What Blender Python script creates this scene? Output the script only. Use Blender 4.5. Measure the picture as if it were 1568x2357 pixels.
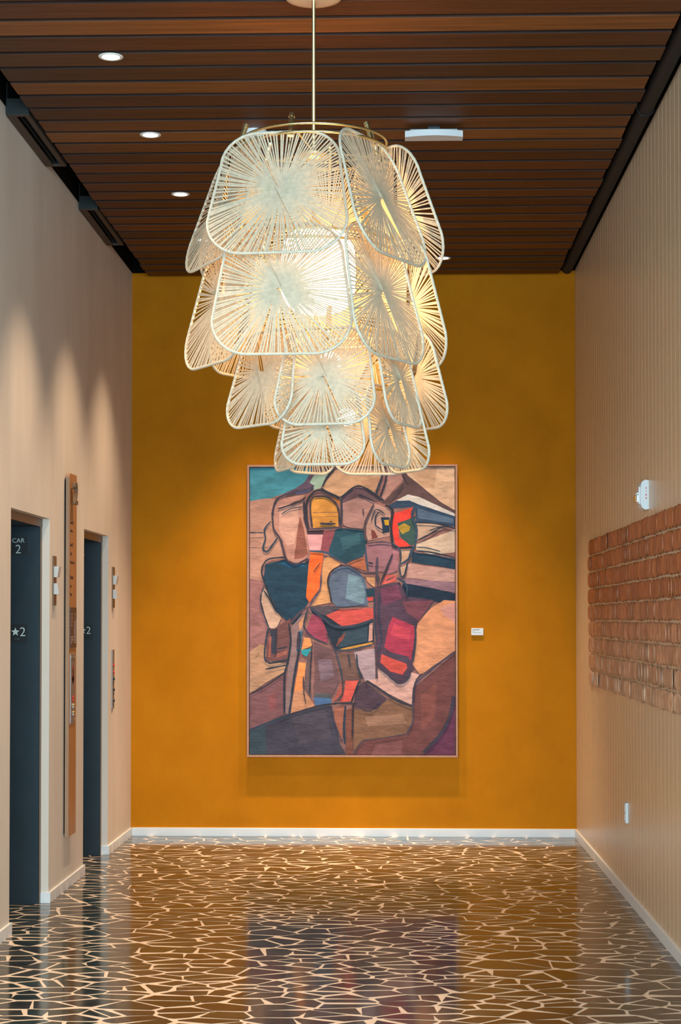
import bpy, bmesh, math, random
from mathutils import Vector, Matrix
from mathutils.geometry import tessellate_polygon
R = math.radians
scn = bpy.context.scene
for o in list(bpy.data.objects): bpy.data.objects.remove(o)
COL = scn.collection

# ------------------------------------------------------------------ camera
cd = bpy.data.cameras.new('camera'); cam = bpy.data.objects.new('camera', cd); COL.objects.link(cam)
yaw, pitch = 0.0316, 0.024
F = Vector((-math.sin(yaw)*math.cos(pitch), math.cos(yaw)*math.cos(pitch), math.sin(pitch)))
RT = Vector((math.cos(yaw), math.sin(yaw), 0)); UP = RT.cross(F)
M = Matrix((RT, UP, -F)).transposed().to_4x4(); M.translation = (0, 0, 1.6)
cam.matrix_world = M
cd.sensor_fit = 'VERTICAL'; cd.sensor_height = 36.0
cd.lens = 36*4014/2357; cd.shift_x = 0; cd.shift_y = 151.4/2357
cd.clip_start = .05
scn.camera = cam

# ------------------------------------------------------------------ exposure, world, large lights
scn.view_settings.view_transform = 'Standard'; scn.view_settings.look = 'None'
scn.view_settings.gamma = 1; scn.view_settings.use_curve_mapping = False
scn.view_settings.exposure = 0.0
w = bpy.data.worlds.new('world'); scn.world = w; w.use_nodes = True
w.node_tree.nodes['Background'].inputs[0].default_value = (.62, .8, 1, 1)
w.node_tree.nodes['Background'].inputs[1].default_value = .3
DAY = (.55, .82, 1.0)
def light(name, kind, loc, rot, energy, color, **k):
    l = bpy.data.lights.new(name, kind); l.energy = energy; l.color = color
    for a, b in k.items(): setattr(l, a, b)
    o = bpy.data.objects.new(name, l); COL.objects.link(o); o.location = loc; o.rotation_euler = rot
    return o
light('daylight_window_light', 'AREA', (0, -2.9, 2.1), (R(90), 0, 0), 1950, DAY, shape='RECTANGLE', size=9.4, size_y=3.7)
WARM = (1.0, .74, .50)
DL_POWER, DL_BACK = 235, 520

# ------------------------------------------------------------------ measurements
XL, XR, YB, ZC = -1.963, 1.327, 12.905, 4.15
Y0 = 5.0

# ------------------------------------------------------------------ helpers
class MB:
    def __init__(s): s.v = []; s.f = []; s.m = []; s.c = []; s.sm = []
    def add(s, vs, fs, mi=0, col=None, smooth=False):
        b = len(s.v); s.v += [tuple(v) for v in vs]
        for f in fs:
            s.f.append([b+i for i in f]); s.m.append(mi); s.c.append(col); s.sm.append(smooth)
    def box(s, x0, x1, y0, y1, z0, z1, mi=0, col=None):
        s.add([(x0,y0,z0),(x1,y0,z0),(x1,y1,z0),(x0,y1,z0),(x0,y0,z1),(x1,y0,z1),(x1,y1,z1),(x0,y1,z1)],
              [(0,3,2,1),(4,5,6,7),(0,1,5,4),(1,2,6,5),(2,3,7,6),(3,0,4,7)], mi, col)
    def prism(s, poly, a, b, axis=2, mi=0, col=None, smooth=False):
        """extrude a 2D polygon along an axis from a to b (axis 0: poly=(y,z), 1: (x,z), 2: (x,y))"""
        def P(p, h): return {0:(h,p[0],p[1]),1:(p[0],h,p[1]),2:(p[0],p[1],h)}[axis]
        n = len(poly); vs = [P(p,a) for p in poly]+[P(p,b) for p in poly]
        s.add(vs, [list(range(n))[::-1], list(range(n,2*n))], mi, col)
        s.add(vs, [(i,(i+1)%n,n+(i+1)%n,n+i) for i in range(n)], mi, col, smooth)
    def tube(s, pts, r, n=10, closed=False, mi=0, cap=True, smooth=True, ref=Vector((0,0,1))):
        pts = [Vector(p) for p in pts]; m = len(pts); vs = []
        for i, p in enumerate(pts):
            if closed: t = pts[(i+1)%m]-pts[i-1]
            else: t = pts[min(i+1,m-1)]-pts[max(i-1,0)]
            t.normalize(); rf = ref if abs(t.dot(ref)) < .95 else Vector((1,0,0))
            a = t.cross(rf).normalized(); b = t.cross(a)
            rr = r[i] if isinstance(r,(list,tuple)) else r
            for k in range(n):
                q = 2*math.pi*k/n; vs.append(p+(a*math.cos(q)+b*math.sin(q))*rr)
        fs = []
        for i in range(m if closed else m-1):
            j = (i+1)%m
            for k in range(n): fs.append((i*n+k, i*n+(k+1)%n, j*n+(k+1)%n, j*n+k))
        s.add(vs, fs, mi, None, smooth)
        if cap and not closed:
            s.add(vs[:n], [list(range(n))], mi); s.add(vs[-n:], [list(range(n))[::-1]], mi)
    def lathe(s, prof, c=(0,0,0), n=32, mi=0, smooth=True):
        vs = []
        for (r, z) in prof:
            for k in range(n):
                q = 2*math.pi*k/n; vs.append((c[0]+r*math.cos(q), c[1]+r*math.sin(q), c[2]+z))
        fs = [(i*n+k, i*n+(k+1)%n, (i+1)*n+(k+1)%n, (i+1)*n+k) for i in range(len(prof)-1) for k in range(n)]
        s.add(vs, fs, mi, None, smooth)
    def mesh(s, name, mats):
        me = bpy.data.meshes.new(name); me.from_pydata(s.v, [], s.f)
        for m in mats: me.materials.append(m)
        me.polygons.foreach_set('material_index', s.m); me.polygons.foreach_set('use_smooth', s.sm)
        if any(c is not None for c in s.c):
            at = me.color_attributes.new('Col', 'FLOAT_COLOR', 'CORNER'); i = 0
            for p, c in zip(me.polygons, s.c):
                for li in p.loop_indices: at.data[li].color = (*(c or (1,1,1)), 1)
        me.update(); return me
    def obj(s, name, mats, parent=None, bevel=0, seg=2):
        if not isinstance(mats, (list, tuple)): mats = [mats]
        o = bpy.data.objects.new(name, s.mesh(name, mats)); COL.objects.link(o)
        if parent: o.parent = parent
        if bevel:
            b = o.modifiers.new('bevel', 'BEVEL'); b.width = bevel; b.segments = seg; b.limit_method = 'ANGLE'
        return o
def setlabel(o, label=None, cat=None, group=None, kind=None):
    if label: o['label'] = label
    if cat: o['category'] = cat
    if group: o['group'] = group
    if kind: o['kind'] = kind
    return o
def thing(name, loc, label, cat, group=None):
    o = bpy.data.objects.new(name, None); COL.objects.link(o); o.location = loc; o.empty_display_size = .05
    return setlabel(o, label, cat, group)
def struct(o): o['kind'] = 'structure'; return o
def local(o, parent):
    """parent a mesh built in world coordinates to an Empty, keeping its place"""
    if o.type == 'MESH':
        o.data.transform(Matrix.Translation(-parent.location))
    o.parent = parent; return o
def lin(c):
    c = [x*.94 for x in c]
    return tuple((v/255/12.92 if v/255 <= .04045 else ((v/255+.055)/1.055)**2.4) for v in c)

# ------------------------------------------------------------------ materials
def mat(name, color, rough=.5, metal=0, spec=.5, emit=None, es=0):
    m = bpy.data.materials.new(name); m.use_nodes = True; b = m.node_tree.nodes['Principled BSDF']
    b.inputs['Base Color'].default_value = (*color, 1); b.inputs['Roughness'].default_value = rough
    b.inputs['Metallic'].default_value = metal; b.inputs['Specular IOR Level'].default_value = spec
    if emit: b.inputs['Emission Color'].default_value = (*emit, 1); b.inputs['Emission Strength'].default_value = es
    return m
def N(m, t, **k):
    n = m.node_tree.nodes.new(t)
    for a, b in k.items(): setattr(n, a, b)
    return n
def noise_mat(name, c1, c2, scale=(1,1,1), freq=3, detail=5, rough=.6, bump=0, bumpfreq=40, spec=.4, bscale=None, rvar=0, lo=.3, hi=.7, metal=0):
    m = mat(name, c1, rough, metal, spec); T = m.node_tree; b = T.nodes['Principled BSDF']
    tc = N(m,'ShaderNodeTexCoord'); mp = N(m,'ShaderNodeMapping'); mp.inputs['Scale'].default_value = scale
    T.links.new(tc.outputs['Object'], mp.inputs['Vector'])
    nz = N(m,'ShaderNodeTexNoise'); nz.inputs['Scale'].default_value = freq; nz.inputs['Detail'].default_value = detail
    nz.inputs['Roughness'].default_value = .6
    T.links.new(mp.outputs[0], nz.inputs['Vector'])
    cr = N(m,'ShaderNodeValToRGB'); cr.color_ramp.elements[0].position = lo; cr.color_ramp.elements[1].position = hi
    cr.color_ramp.elements[0].color = (*c1,1); cr.color_ramp.elements[1].color = (*c2,1)
    T.links.new(nz.outputs['Fac'], cr.inputs[0]); T.links.new(cr.outputs[0], b.inputs['Base Color'])
    if bump:
        mp2 = N(m,'ShaderNodeMapping'); mp2.inputs['Scale'].default_value = bscale or scale
        T.links.new(tc.outputs['Object'], mp2.inputs['Vector'])
        n2 = N(m,'ShaderNodeTexNoise'); n2.inputs['Scale'].default_value = bumpfreq; n2.inputs['Detail'].default_value = 6
        T.links.new(mp2.outputs[0], n2.inputs['Vector'])
        bp = N(m,'ShaderNodeBump'); bp.inputs['Strength'].default_value = bump; bp.inputs['Distance'].default_value = .01
        T.links.new(n2.outputs['Fac'], bp.inputs['Height']); T.links.new(bp.outputs[0], b.inputs['Normal'])
    return m
def attr_mat(name, scale, freq, amt, rough, spec=.4, bump=0, bumpfreq=60, detail=6, rvar=None):
    """colour attribute of the surface multiplied by a grain noise"""
    m = mat(name, (1,1,1), rough, 0, spec); T = m.node_tree; b = T.nodes['Principled BSDF']
    at = N(m,'ShaderNodeAttribute', attribute_name='Col')
    tc = N(m,'ShaderNodeTexCoord'); mp = N(m,'ShaderNodeMapping'); mp.inputs['Scale'].default_value = scale
    T.links.new(tc.outputs['Object'], mp.inputs['Vector'])
    nz = N(m,'ShaderNodeTexNoise'); nz.inputs['Scale'].default_value = freq; nz.inputs['Detail'].default_value = detail
    nz.inputs['Distortion'].default_value = .4
    T.links.new(mp.outputs[0], nz.inputs['Vector'])
    mr = N(m,'ShaderNodeMapRange'); mr.inputs['From Min'].default_value = .3; mr.inputs['From Max'].default_value = .7
    mr.inputs['To Min'].default_value = 1-amt; mr.inputs['To Max'].default_value = 1+amt
    T.links.new(nz.outputs['Fac'], mr.inputs['Value'])
    vm = N(m,'ShaderNodeVectorMath', operation='SCALE'); T.links.new(at.outputs['Color'], vm.inputs[0]); T.links.new(mr.outputs[0], vm.inputs['Scale'])
    T.links.new(vm.outputs[0], b.inputs['Base Color'])
    if bump:
        n2 = N(m,'ShaderNodeTexNoise'); n2.inputs['Scale'].default_value = bumpfreq; n2.inputs['Detail'].default_value = 5
        T.links.new(mp.outputs[0], n2.inputs['Vector'])
        bp = N(m,'ShaderNodeBump'); bp.inputs['Strength'].default_value = bump; bp.inputs['Distance'].default_value = .004
        T.links.new(n2.outputs['Fac'], bp.inputs['Height']); T.links.new(bp.outputs[0], b.inputs['Normal'])
    return m

M_plaster = noise_mat('limewash_plaster', (.64,.54,.44), (.73,.63,.53), (1,1,.25), 3.0, 6, .75, .12, 12, .2)
M_yellow = noise_mat('ochre_limewash', (.43,.145,.001), (.58,.205,.003), (1,1,.8), 2.2, 8, .75, .08, 30, .12, lo=.25, hi=.75)
M_right = mat('taupe_satin_paint', (.66,.48,.31), .33, 0, .45)
M_groove = mat('groove_daylight_tone', (.62,.60,.54), .5)  # same wall paint, paler and cooler to imitate daylight in the grooves
M_base = mat('white_skirting_paint', (.74,.74,.72), .35)
M_black = mat('black_plenum', (.004,.004,.004), .9, 0, .1)
M_wood = attr_mat('ceiling_board_wood', (.35,9,9), 5, .34, .5, .3, .25, 12)
M_grout = noise_mat('cream_cement_grout', (.72,.56,.42), (.80,.64,.50), (1,1,1), 9, 5, .16, 0, spec=.5)
M_stone = attr_mat('dark_green_stone', (1,1,1), 14, .35, .10, .42)
M_brass = mat('satin_brass', (.62,.50,.25), .32, 1)
M_dark = noise_mat('dark_bronze_metal', (.007,.016,.022), (.011,.022,.029), (1,1,1), 8, 4, .45, spec=.45)
M_bronze = mat('bronze_and_lit_face_metal', (.17,.105,.06), .4, .3)  # bronze parts; on the lift frames its brown stands in for bounced light
M_steel = mat('brushed_steel', (.30,.285,.27), .45, .8)
M_panelwood = noise_mat('oiled_panel_wood', (.36,.15,.05), (.44,.19,.07), (14,14,1.2), 3, 5, .45)
M_ply = noise_mat('plywood_edge', (.27,.155,.085), (.35,.21,.12), (60,60,1), 3, 4, .6)
M_ink = mat('dark_lettering', (.035,.018,.01), .5)
M_letter = mat('pale_green_lettering', (.52,.62,.58), .5)
M_plate = mat('black_sign_plate', (.002,.0025,.0025), .5)
M_brownplate = mat('brown_notice_plate', (.055,.028,.016), .4)
M_white = mat('white_plastic', (.66,.67,.66), .4)
M_lantern = mat('opal_lens', (.52,.49,.45), .4)
M_red = mat('red_lettering', (.65,.02,.025), .5)
M_redlit = mat('red_lamp', (.45,.012,.008), .4, emit=(1,.03,.015), es=.15)
M_frame = noise_mat('copper_toned_wood', (.38,.17,.09), (.46,.22,.12), (3,3,3), 6, 4, .45)
M_pframe = mat('shadow_gap', (.02,.012,.01), .7)
M_lens = mat('downlight_lens', (1,1,1), .4, emit=(1,.93,.8), es=9)
M_trimring = mat('satin_white_trim', (.75,.73,.7), .4)
M_amber = mat('clear_lens', (.7,.72,.72), .1, 0, .6)
M_tile = attr_mat('terracotta_clay', (1,1,1), 18, .22, .45, .32, .15, 40)
def cane(name, col, tr=.35):
    m = bpy.data.materials.new(name); m.use_nodes = True; T = m.node_tree; T.nodes.clear()
    out = T.nodes.new('ShaderNodeOutputMaterial'); mx = T.nodes.new('ShaderNodeMixShader'); mx.inputs[0].default_value = tr
    d = T.nodes.new('ShaderNodeBsdfPrincipled'); d.inputs['Roughness'].default_value = .5; d.inputs['Specular IOR Level'].default_value = .35
    t = T.nodes.new('ShaderNodeBsdfTranslucent')
    tc = T.nodes.new('ShaderNodeTexCoord'); nz = T.nodes.new('ShaderNodeTexNoise'); nz.inputs['Scale'].default_value = 60
    cr = T.nodes.new('ShaderNodeValToRGB'); cr.color_ramp.elements[0].position = .3; cr.color_ramp.elements[1].position = .7
    cr.color_ramp.elements[0].color = (*[c*.82 for c in col],1); cr.color_ramp.elements[1].color = (*col,1)
    T.links.new(tc.outputs['Object'], nz.inputs['Vector']); T.links.new(nz.outputs['Fac'], cr.inputs[0])
    T.links.new(cr.outputs[0], d.inputs['Base Color']); T.links.new(cr.outputs[0], t.inputs['Color'])
    T.links.new(d.outputs[0], mx.inputs[1]); T.links.new(t.outputs[0], mx.inputs[2]); T.links.new(mx.outputs[0], out.inputs[0])
    return m
M_cane = cane('woven_cane', (.66,.53,.37), .28)
M_rim = cane('wrapped_cane_rim', (.56,.47,.35), .04)
GLOW = (1.0,.64,.30)
M_globe = mat('lit_opal_glass', (1,1,1), .3, emit=GLOW, es=21.0)
M_globe2 = mat('lit_opal_glass_small', (1,1,1), .3, emit=GLOW, es=60.0)

# ------------------------------------------------------------------ text
def text(body, size, extrude=0, bold=0, spacing=1, align='LEFT'):
    c = bpy.data.curves.new('txt', 'FONT'); c.body = body; c.size = size; c.extrude = extrude; c.offset = bold
    c.space_character = spacing; c.align_x = align; c.resolution_u = 4
    o = bpy.data.objects.new('txt', c); COL.objects.link(o); bpy.context.view_layer.update()
    me = bpy.data.meshes.new_from_object(o.evaluated_get(bpy.context.evaluated_depsgraph_get()))
    bpy.data.objects.remove(o); return me
def place_text(name, body, size, loc, facing, material, parent, extrude=.0004, bold=0, sx=1, align='LEFT'):
    """facing: '+x' reads towards +y->... on the left wall, '-y' faces the camera"""
    me = text(body, size, extrude, bold, 1, align); me.materials.clear(); me.materials.append(material)
    if facing == '+x': m = Matrix(((0,0,1,0),(1,0,0,0),(0,1,0,0),(0,0,0,1)))     # text x -> +Y, y -> Z, normal +X
    else: m = Matrix(((1,0,0,0),(0,0,-1,0),(0,1,0,0),(0,0,0,1)))                 # text x -> +X, y -> Z, normal -Y
    me.transform(Matrix.Scale(sx, 4, (1,0,0))); me.transform(m)
    me.transform(Matrix.Translation(Vector(loc)))
    o = bpy.data.objects.new(name, me); COL.objects.link(o)
    return local(o, parent)

# ================================================================== STRUCTURE
# ---- floor: crazy paving of dark stone in cream cement
random.seed(7)
def clip(poly, px, py, nx, ny):
    out = []
    for i in range(len(poly)):
        a, b = poly[i], poly[(i+1)%len(poly)]
        da = (a[0]-px)*nx+(a[1]-py)*ny; db = (b[0]-px)*nx+(b[1]-py)*ny
        if da <= 0: out.append(a)
        if (da < 0 < db) or (db < 0 < da):
            t = da/(da-db); out.append((a[0]+t*(b[0]-a[0]), a[1]+t*(b[1]-a[1])))
    return out
def crazy_paving(x0, x1, y0, y1, dens, z):
    mb = MB(); sites = []; cell = {}; K = 1.5; y0 *= K; y1 *= K
    n = int((x1-x0)*(y1-y0)/K*dens); tries = 0
    while len(sites) < n and tries < n*30:
        tries += 1; p = (random.uniform(x0,x1), random.uniform(y0,y1)); k = (int(p[0]/.3), int(p[1]/.3)); ok = True
        md = random.choice((.035,.06,.08,.10,.11))
        for i in (-1,0,1):
            for j in (-1,0,1):
                for q in cell.get((k[0]+i,k[1]+j), ()):
                    if (p[0]-q[0])**2+(p[1]-q[1])**2 < md*md: ok = False
        if ok: sites.append(p); cell.setdefault(k, []).append(p)
    for s in sites:
        k = (int(s[0]/.3), int(s[1]/.3)); nb = []
        for i in (-2,-1,0,1,2):
            for j in (-2,-1,0,1,2): nb += cell.get((k[0]+i,k[1]+j), [])
        nb = sorted((q for q in nb if q != s), key=lambda q: (q[0]-s[0])**2+(q[1]-s[1])**2)[:26]
        h = .24; poly = [(max(x0,s[0]-h),max(y0,s[1]-h)),(min(x1,s[0]+h),max(y0,s[1]-h)),(min(x1,s[0]+h),min(y1,s[1]+h)),(max(x0,s[0]-h),min(y1,s[1]+h))]
        for q in nb:
            dx, dy = q[0]-s[0], q[1]-s[1]; d = math.hypot(dx,dy); a = math.atan2(dy,dx)+R(random.gauss(0,5.5))
            g = random.choice((.0035,.004,.005,.007,.009))*(1+1.9*abs(math.sin(a)))
            f = .5-g/d
            poly = clip(poly, s[0]+dx*f, s[1]+dy*f, math.cos(a), math.sin(a))
            if len(poly) < 3: break
        if len(poly) < 3: continue
        v = random.random(); b = .45+.4*random.random()
        c = [(.040,.048,.036),(.048,.044,.038),(.034,.046,.042),(.052,.050,.042)][int(v*4)]
        c = tuple(x*b for x in c)
        zz = z+random.random()*.00015
        n = len(poly)
        mb.add([(x,y/K,zz) for x,y in poly], [list(range(n))], 1, c)
    return mb
fl = crazy_paving(-2.30, XR-.002, Y0, YB-.002, 56, .0012)
fl.box(-2.46, XR+.1, Y0, YB+.1, -.1, 0, 0)
fl.box(-5, 5, -3, Y0, -.1, 0, 2)
M_lobbyfloor = noise_mat('lobby_floor_stone', (.05,.055,.045), (.3,.24,.18), (1,1,1), 7, 3, .2, lo=.55, hi=.62)
floor = struct(fl.obj('floor', [M_grout, M_stone, M_lobbyfloor]))

# ---- left wall, in solid segments round two lift openings
D1 = (8.835, 9.835); D2 = (10.925, 11.865); ZD = 2.172; RV = .045
lw = MB()
def seg(a, b, z0, z1): lw.box(XL-RV, XL, a, b, z0, z1)
seg(Y0, D1[0], 0, ZD); seg(D1[1], D2[0], 0, ZD); seg(D2[1], YB, 0, ZD); seg(Y0, YB, ZD, 4.185)
lw.box(XL-.5, XL-RV, Y0, D1[0], 0, 4.5); lw.box(XL-.5, XL-RV, D1[1], D2[0], 0, 4.5); lw.box(XL-.5, XL-RV, D2[1], YB, 0, 4.5)
lw.box(XL-.5, XL-RV, D1[0], D1[1], ZD, 4.5); lw.box(XL-.5, XL-RV, D2[0], D2[1], ZD, 4.5)
struct(lw.obj('wall_left', M_plaster))
# ---- back wall
bw = MB(); bw.box(XL-.5, XR+.2, YB, YB+.15, 0, 4.5); struct(bw.obj('wall_back', M_yellow))
# ---- right wall: vertical boards with shallow grooves, caught daylight painted in as a paler colour
rw = MB(); rw.box(XR+.003, XR+.2, Y0, YB, 0, 4.5, 1)
y = YB-.02; k = 0
pitchb = .1245
while y > Y0+.1:
    a = max(Y0, y-pitchb+.0095)
    rw.prism([(XR+.0035, a+.0022),(XR+.0035, y),(XR, y),(XR, a)][::1], 0, 4.186, axis=2)
    y -= pitchb; k += 1
struct(rw.obj('wall_right', [M_right, M_groove]))
# ---- lobby behind the camera
lb = MB(); lb.box(-5.1, -5, -3, Y0, 0, 4.5); struct(lb.obj('wall_lobby_left', M_plaster))
lb = MB(); lb.box(5, 5.1, -3, Y0, 0, 4.5); struct(lb.obj('wall_lobby_right', M_plaster))
lb = MB(); lb.box(-5, XL-.5, Y0, Y0+.1, 0, 4.5); struct(lb.obj('wall_lobby_return', M_plaster))
lb = MB(); lb.box(XR+.2, 5, Y0, Y0+.1, 0, 4.5); struct(lb.obj('wall_lobby_return', M_plaster))
lb = MB(); lb.box(-5, 5, -3, Y0, 4.15, 4.5); struct(lb.obj('ceiling_lobby', M_plaster))
wn = MB()
for i in range(7): x = -4.9+i*9.8/6; wn.box(x-.04, x+.04, -3.1, -3.0, 0, 4.15)
wn.box(-5,5,-3.1,-3.0,0,.2); wn.box(-5,5,-3.1,-3.0,4.0,4.15); wn.box(-5,5,-3.1,-3.0,2.2,2.28)
struct(wn.obj('window_1', M_dark))

# ---- ceiling boards
random.seed(3)
tones = [1.0,.9,2.1,.75,.95,.6,1.7,.5,.6,1.3,2.1,1.2,.6,.95,.72,.85,1.0,.6,.85,1.15,1.2,.7,.95,1.15,.7,.68,.8,.85]
base = (.095,.029,.007)
cb = MB(); yf = 12.83; idx = len(tones)-1
PB = .2128
while yf > Y0+.1:
    t = tones[idx] if idx >= 0 else random.choice(tones); idx -= 1
    g = random.uniform(.9,1.1)
    col = (base[0]*t*g, base[1]*t*(1+.08*(t-1)), base[2]*t*random.uniform(.85,1.15))
    j = random.uniform(-.006,.006)
    y0, y1, x0, x1 = yf-.174, yf, -1.833+j, 1.200+random.uniform(-.006,.006)
    cb.prism([(y0+.002,ZC),(y1,ZC),(y1,ZC+.012),(y0+.002,ZC+.012)], x0, x1, axis=0, mi=0, col=col)
    ec = (.020+.12*col[0], .009+.10*col[1], .006+.10*col[2])          # board edge, shade of the gap put into a darker colour
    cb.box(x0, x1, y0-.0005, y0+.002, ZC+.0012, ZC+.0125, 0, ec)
    yf -= PB
cb.box(XL-.1, XR+.1, Y0, YB+.05, 4.40, 4.5, 1)
cb.box(-1.80, 1.17, Y0, YB-.1, ZC+.031, ZC+.036, 1)
cb.box(-1.80, -1.79, Y0, YB-.1, ZC+.03, 4.40, 1); cb.box(1.16, 1.17, Y0, YB-.1, ZC+.03, 4.40, 1)
cb.box(XL-.05, XL, Y0, YB, 4.187, 4.40, 1); cb.box(XR, XR+.05, Y0, YB, 4.187, 4.40, 1); cb.box(XL, -1.82, YB-.02, YB, 4.185, 4.40, 1); cb.box(1.18, XR, YB-.02, YB, 4.185, 4.40, 1)
struct(cb.obj('ceiling', [M_wood, M_black]))

# ---- skirting
HB, TB = .062, .013
def skirt(a, b, wa, wb):
    m = MB(); m.box(XL-.0005, XL+TB, a-(TB if wa else 0), b+(TB if wb else 0), 0, HB)
    if wa: m.box(XL-RV+.002, XL, a-TB, a+.0005, 0, HB)
    if wb: m.box(XL-RV+.002, XL, b-.0005, b+TB, 0, HB)
    struct(m.obj('baseboard_left', M_base, bevel=.002))
skirt(Y0, D1[0], 0, 1); skirt(D1[1], D2[0], 1, 1); skirt(D2[1], YB, 1, 0)
m = MB(); m.box(XL, XR, YB-TB, YB, 0, HB); struct(m.obj('baseboard_back', M_base, bevel=.002))
m = MB(); m.box(XR-TB, XR+.003, Y0, YB-TB, 0, HB); struct(m.obj('baseboard_right', M_base, bevel=.002))

# ---- lift doorways
def lift(name, D):
    t = bpy.data.objects.new(name, None); COL.objects.link(t); t.location = (XL, (D[0]+D[1])/2, 0); struct(t)
    x1, x0 = XL-RV, XL-RV-.30; fw = .045
    m = MB(); m.box(x0, x1, D[1]-fw, D[1], 0, ZD-fw); local(m.obj('door_jamb', M_dark), t)
    m = MB(); m.box(x0, x1, D[0], D[0]+fw, 0, ZD-fw); local(m.obj('door_jamb', M_dark), t)
    m = MB(); m.box(x0, x1-.001, D[0], D[1], ZD-fw, ZD); m.box(x1-.001, x1+.004, D[0], D[1], ZD-fw-.002, ZD-.001, 1); local(m.obj('door_head', [M_dark, M_bronze]), t)  # head face: same metal as the jambs, downlight bounce put into its colour
    m = MB(); m.box(x1-.002, x1+.002, D[1]-fw, D[1]-.001, 0, ZD-fw-.002); m.box(x1-.002, x1+.002, D[0]+.001, D[0]+fw, 0, ZD-fw-.002); local(m.obj('door_casing', M_bronze), t)  # jamb faces: same dark metal, brown reflection painted in
    m = MB(); ym = (D[0]+D[1])/2
    m.box(x0-.03, x0, D[0], ym-.002, .004, ZD); m.box(x0-.03, x0, ym+.002, D[1], .004, ZD); local(m.obj('door_leaf', M_dark), t)
    m = MB(); m.box(x0-.03, x0+.03, D[0]+.014, D[1]-.014, -.01, .004); local(m.obj('door_sill', M_dark), t)
    return t
lift('door_1', D1); lift('door_2', D2)

# ================================================================== LIFT SIGNS
def plate(x0, x1, yf, z0, z1, label, parts, tm):
    t = thing('sign_plate', ((x0+x1)/2, yf, z0), label, 'sign', 'small black lift plates on the door jambs')
    m = MB(); m.box(x0, x1, yf-.004, yf, z0, z1); local(m.obj('plate', M_plate), t)
    for (body, size, x, z, bold, al) in parts:
        place_text('raised_lettering', body, size, (x, yf-.0045, z), '-y', tm, t, .0006, bold, 1, al)
    return t
yj = D1[1]-.045
jz = lambda py, Y: 1.6+(1426-py)*Y/4014
p1 = plate(-2.182, -2.080, yj, jz(1276,yj), jz(1234,yj), 'black plate reading CAR 2 on the nearer lift jamb',
      [('CAR', .036, -2.132, jz(1247.5,yj), 0, 'CENTER'), ('2', .071, -2.132, jz(1272.5,yj), -.0006, 'CENTER')], M_letter)
p2 = plate(-2.182, -2.080, yj, jz(1478,yj), jz(1437,yj), 'black plate with a star and a 2 on the nearer lift jamb',
      [('2', .073, -2.0865, jz(1464.3,yj), -.0006, 'RIGHT')], M_letter)
def star(cx, cz, r, yf, par):
    m = MB(); pts = []
    for i in range(10):
        a = R(90+36*i); q = r if i%2 == 0 else r*.42; pts.append((cx+q*math.cos(a), cz+q*math.sin(a)))
    m.prism(pts[::-1], yf-.0052, yf-.004, axis=1); local(m.obj('star', M_letter), par)
def braille(cx, cz, yf, par):
    m = MB()
    for i, (dx, dz) in enumerate([(0,1),(1,1),(2.5,1),(5,0),(6,1),(7.5,1),(8.5,1),(7.5,0)]):
        m.box(cx+dx*.0028-.0007, cx+dx*.0028+.0007, yf-.0048, yf-.004, cz+dz*.0028-.0007, cz+dz*.0028+.0007)
    local(m.obj('braille', M_letter), par)
star(-2.146, jz(1454.5,yj), .025, yj, p2); braille(-2.150, jz(1471.5,yj), yj, p2)
yj2 = D2[1]-.045
p3 = plate(-2.165, -2.064, yj2, jz(1471.5,yj2), jz(1437.3,yj2), 'black plate reading 2 on the farther lift jamb, eye height',
      [('2', .072, -2.0725, jz(1459,yj2), -.0006, 'RIGHT')], M_letter)
star(-2.131, jz(1451,yj2), .025, yj2, p3)
p4 = plate(-2.213, -2.111, yj2, jz(1297,yj2), jz(1262,yj2), 'black plate high on the farther lift jamb, mostly hidden by the wall',
      [('CAR', .036, -2.1545, jz(1277,yj2), .0006, 'CENTER')], M_letter)

# ---- wooden directory board
bx0, bx1 = XL+.010, XL+.032
by0, by1, bz0, bz1 = 10.262, 10.495, .318, 2.470
t = thing('directory_board', (XL, (by0+by1)/2, bz0), 'tall narrow wooden floor directory board with a metal 2 between the lifts', 'sign')
m = MB(); rr = .035
poly = [(by0,bz0),(by1,bz0),(by1,bz1)]+[(by0+rr-rr*math.sin(R(a)), bz1-rr+rr*math.cos(R(a))) for a in range(0,91,15)]
m.prism(poly, bx0, bx1, axis=0)
for i, (f) in enumerate(m.f): pass
bd = m.obj('board', [M_panelwood, M_ply]); 
for p in bd.data.polygons:
    if abs(p.normal.x) < .5: p.material_index = 1
local(bd, t)
m = MB(); m.box(XL, bx0, by0+.02, by1-.02, bz0+.02, bz1-.04); local(m.obj('mounting_batten', M_black), t)
place_text('numeral', '2', .185, (bx1+.022, 10.285, jz(1157.5,10.3)), '+x', M_bronze, t, .009, .0035, 1.0)
PZ = lambda py: jz(py, 10.36)
for body, py, sz, bold in [('Level 10',1205.5,.032,.0009),('Platform',1224,.025,0),('Level 2',1257,.032,.0009),('Lobby',1276.5,.025,0),
        ('Meeting Rooms',1296.5,.025,0),('Ground',1332,.032,.0009),('Front',1351.5,.025,0),('Dining',1370.5,.025,0)]:
    o = place_text('floor_lettering', body, sz, (bx1+.0006, 10.285, PZ(py)), '+x', M_ink, t, .0003, bold, .95 if sz > .03 else .9)
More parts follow.
